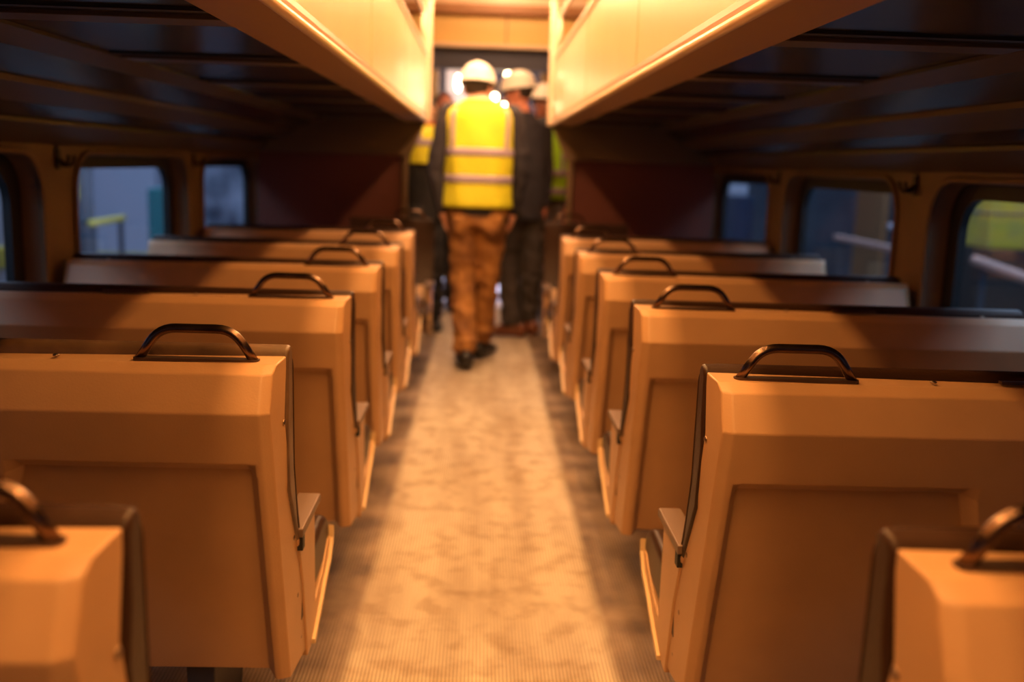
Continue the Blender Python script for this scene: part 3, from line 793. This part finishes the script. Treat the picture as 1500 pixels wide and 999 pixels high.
# second man: dark clothes, face in profile looking left
J2 = dict(hip=(0, 0, .97), chest=(0, .01, 1.28), neck=(-.01, .0, 1.61), head=(-.045, -.005, 1.750), nod=-.22, sh=.175, turn=.60, hem=.86,
          elbowL=(-.23, -.05, 1.19), wristL=(-.16, -.16, .99), palmL=(1, 0, 0), curlL=1.0,
          elbowR=(.185, .12, 1.20), wristR=(.17, .06, .95), palmR=(-1, 0, 0), curlR=.6,
          kneeL=(-.09, .03, .52), ankleL=(-.05, -.06, .095), footL=(-.95, .35, 0),
          kneeR=(.09, .04, .52), ankleR=(.08, .08, .095), footR=(-.5, 1, 0))
person((.255, 7.26, 0), J2, 1.25, dict(skin=M['skin_pink'], top=M['navy'], legs=M['charcoal'], shoe=M['brownshoe']),
       'person in dark jacket, brown shoes and white hard hat, face in profile', 'workers at the end of the aisle')
J3 = dict(hip=(0, 0, .93), chest=(0, 0, 1.24), neck=(0, 0, 1.60), head=(0, -.01, 1.725), sh=.18, vesthem=.99, hem=.93,
          elbowL=(-.24, .0, 1.16), wristL=(-.22, -.06, .93), elbowR=(.24, .0, 1.16), wristR=(.22, -.08, .94),
          kneeL=(-.09, .0, .50), ankleL=(-.09, .02, .09), footL=(-.2, -1, 0), kneeR=(.09, .0, .50), ankleR=(.09, .02, .09), footR=(.2, -1, 0))
person((.43, 7.98, 0), J3, PI-.5, dict(skin=M['skin_pink'], top=M['charcoal'], legs=M['jeans'], shoe=M['shoe']),
       'person in lime vest and grey jeans, half hidden behind the dark jacket', 'workers at the end of the aisle', vest=(M['lime'], .2))
J4 = dict(J3); J4.update(hip=(0, 0, .90), chest=(0, 0, 1.20), neck=(0, 0, 1.50), head=(0, 0, 1.62), vesthem=1.235, bands=(1.385,), hem=.85, turn=.9, sh=.17,
          elbowL=(-.17, -.19, 1.12), wristL=(-.13, -.20, .92), elbowR=(.14, .19, 1.12), wristR=(.10, .20, .92))
person((-.47, 7.50, 0), J4, -.7, dict(skin=M['skin'], top=M['blackcloth'], legs=M['blackcloth'], shoe=M['shoe']),
       'person in black with short yellow vest and red scarf, beside the left partition', 'workers at the end of the aisle', vest=(M['vest'], .2), collar=M['redcloth'], hat=False)
J5 = dict(J3); J5.update(neck=(0, 0, 1.56), head=(0, 0, 1.70), hip=(0, 0, .94), sh=.18)
person((-.36, 8.45, 0), J5, PI+.3, dict(skin=M['skin_pink'], top=M['blackcloth'], legs=M['blackcloth'], shoe=M['shoe']),
       'bareheaded person in black clothes behind the walking man\'s left arm', 'workers at the end of the aisle', hat=False)

# ================================================================== THE YARD OUTSIDE
bm = new(); box(bm, -20, 20, -8, 34, -1.3, -1.2); tag(link('ground', bm, M['concrete']), kind='structure')
GREYW = mat('shed_wall_grey', (.46, .48, .58), .8, noise=((.06, .08, .12), .9, .42, .60))
DARKW = mat('shed_wall_dark', (.06, .08, .11), .8, noise=((.12, .14, .17), 1.1, .4, .6))
TEAL = mat('teal_tarp', (.03, .20, .22), .6); YEL = mat('yellow_paint', (.75, .60, .06), .5, noise=((.60, .50, .10), 6, .4, .6))
PINK = mat('pale_pipe', (.62, .36, .29), .5); BLUE = mat('blue_drum', (.03, .05, .10), .5); PALE = mat('pale_sheet', (.55, .56, .66), .7)
def yard_wall(name, x, m):
    bm = new(); box(bm, min(x, x*1.03), max(x, x*1.03), -6, 32, -1.2, 4.4); tag(link(name, bm, m), kind='structure')
yard_wall('wall_shed_left', -9.5, GREYW); yard_wall('wall_shed_right', 9.5, DARKW)
def thingbox(name, label, cat, loc, parts, group=None):
    t = empty(name, loc); tag(t, label, cat, group)
    for nm, m, f in parts:
        bm = new(); f(bm); link(nm, bm, m, t, bevel=.02)
    return t
def B(*a): return lambda bm: box(bm, *a)
def T(pts, r): return lambda bm: tube(bm, pts, r, 10)
for s_, nm, mm in ((-1, 'wall_yard_end_left', GREYW), (1, 'wall_yard_end_right', DARKW)):
    bm = new(); box(bm, min(1.8*s_, 10*s_), max(1.8*s_, 10*s_), 20, 20.2, -1.2, 4.4); tag(link(nm, bm, mm), kind='structure')
thingbox('storage_cabinet', 'yellow equipment cabinet on a dark trolley outside the nearest right window', 'cabinet', (5.2, 10.2, -1.2),
         [('body', YEL, B(-.3, .3, -.62, .62, 1.78, 2.32)), ('shelf_strip', DARKW, B(-.31, .31, -.63, .63, 2.10, 2.14)), ('trolley', M['charcoal'], B(-.32, .32, -.70, .70, .25, 1.78)),
          ('wheel', M['black'], T([(-.35, -.5, .14), (.35, -.5, .14)], .14)), ('wheel', M['black'], T([(-.35, .5, .14), (.35, .5, .14)], .14))])
thingbox('pipe_rail', 'long pinkish pipe rail on posts outside the nearest right window', 'railing', (4.6, 8.6, -1.2),
         [('rail', PINK, T([(0, -2.6, 1.45), (0, .6, 1.70)], .05)), ('post', DARKW, T([(0, -2.2, 0), (0, -2.2, 1.5)], .03)), ('post', DARKW, T([(0, .4, 0), (0, .4, 1.68)], .03))])
thingbox('barrier_rail', 'pinkish horizontal barrier bar outside the middle right window', 'barrier', (4.6, 11.6, -1.2),
         [('bar', PINK, B(-.04, .04, -1.3, 1.3, 1.61, 1.68)), ('post', DARKW, B(-.03, .03, -1.1, -1.04, 0, 1.6)), ('post', DARKW, B(-.03, .03, 1.04, 1.1, 0, 1.6))])
thingbox('wall_board', 'pale reddish board leaning outside the middle right window', 'board', (6.5, 16.6, -1.2),
         [('board', M['brownband'], B(-.05, .05, -.6, .6, .0, 2.4)), ('board_frame', DARKW, B(-.07, .07, .6, .8, 0, 2.5))])
thingbox('work_cart', 'bluish white flat cart outside the middle right window', 'cart', (6.2, 13.6, -1.2),
         [('deck', PALE, B(-.4, .4, -.6, .6, 1.70, 1.78)), ('frame', BLUE, B(-.35, .35, -.5, .5, .3, 1.70)), ('wheel', M['black'], T([(-.4, -.4, .15), (.4, -.4, .15)], .15)), ('wheel', M['black'], T([(-.4, .4, .15), (.4, .4, .15)], .15))])
thingbox('oil_drum', 'blue drum stack outside the small far right window', 'drum', (3.6, 14.6, -1.2),
         [('body', BLUE, T([(0, 0, 0), (0, 0, 2.1)], .35)), ('lid', PALE, T([(0, 0, 2.1), (0, 0, 2.25)], .25))])
thingbox('tarp_stack', 'teal covered machine outside the middle left window', 'machine', (-4.7, 14.9, -1.2),
         [('cover', TEAL, B(-.14, .2, -.3, .3, .3, 1.95)), ('base', M['charcoal'], B(-.12, .16, -.25, .25, 0, .3))])
thingbox('yellow_barrier', 'yellow bar barrier outside the middle left window', 'barrier', (-4.4, 11.9, -1.2),
         [('bar', YEL, B(-.03, .03, -.6, .5, 1.62, 1.69)), ('post', DARKW, B(-.03, .03, -.5, -.44, 0, 1.62)), ('post', DARKW, B(-.03, .03, .34, .4, 0, 1.62))])
thingbox('floodlit_sheet', 'pale plastic sheet hanging at the far end of the left yard', 'sheet', (-6.2, 19.9, -1.2),
         [('sheet', PALE, B(-2.0, -.2, -.04, .04, 0, 4.2)), ('hem', YEL, B(-2.0, -.2, -.06, .06, 0, .5))])
thingbox('yard_post', 'dark upright post with yellow band outside the middle left window', 'post', (-4.6, 11.6, -1.2),
         [('post', DARKW, T([(0, 0, 0), (0, 0, 2.4)], .14)), ('band', YEL, T([(0, -.25, 1.9), (0, -.25, 2.25)], .07))])
thingbox('pale_tarp', 'pale cream wrapped pallet outside the nearest left window', 'pallet', (-4.15, 8.0, -1.2),
         [('wrap', PALE, B(-.5, .5, -.9, .9, .15, 2.25)), ('hem', YEL, B(-.52, .52, -.92, .92, 1.55, 1.72)), ('pallet_base', M['brownband'], B(-.5, .5, -.9, .9, 0, .15))])
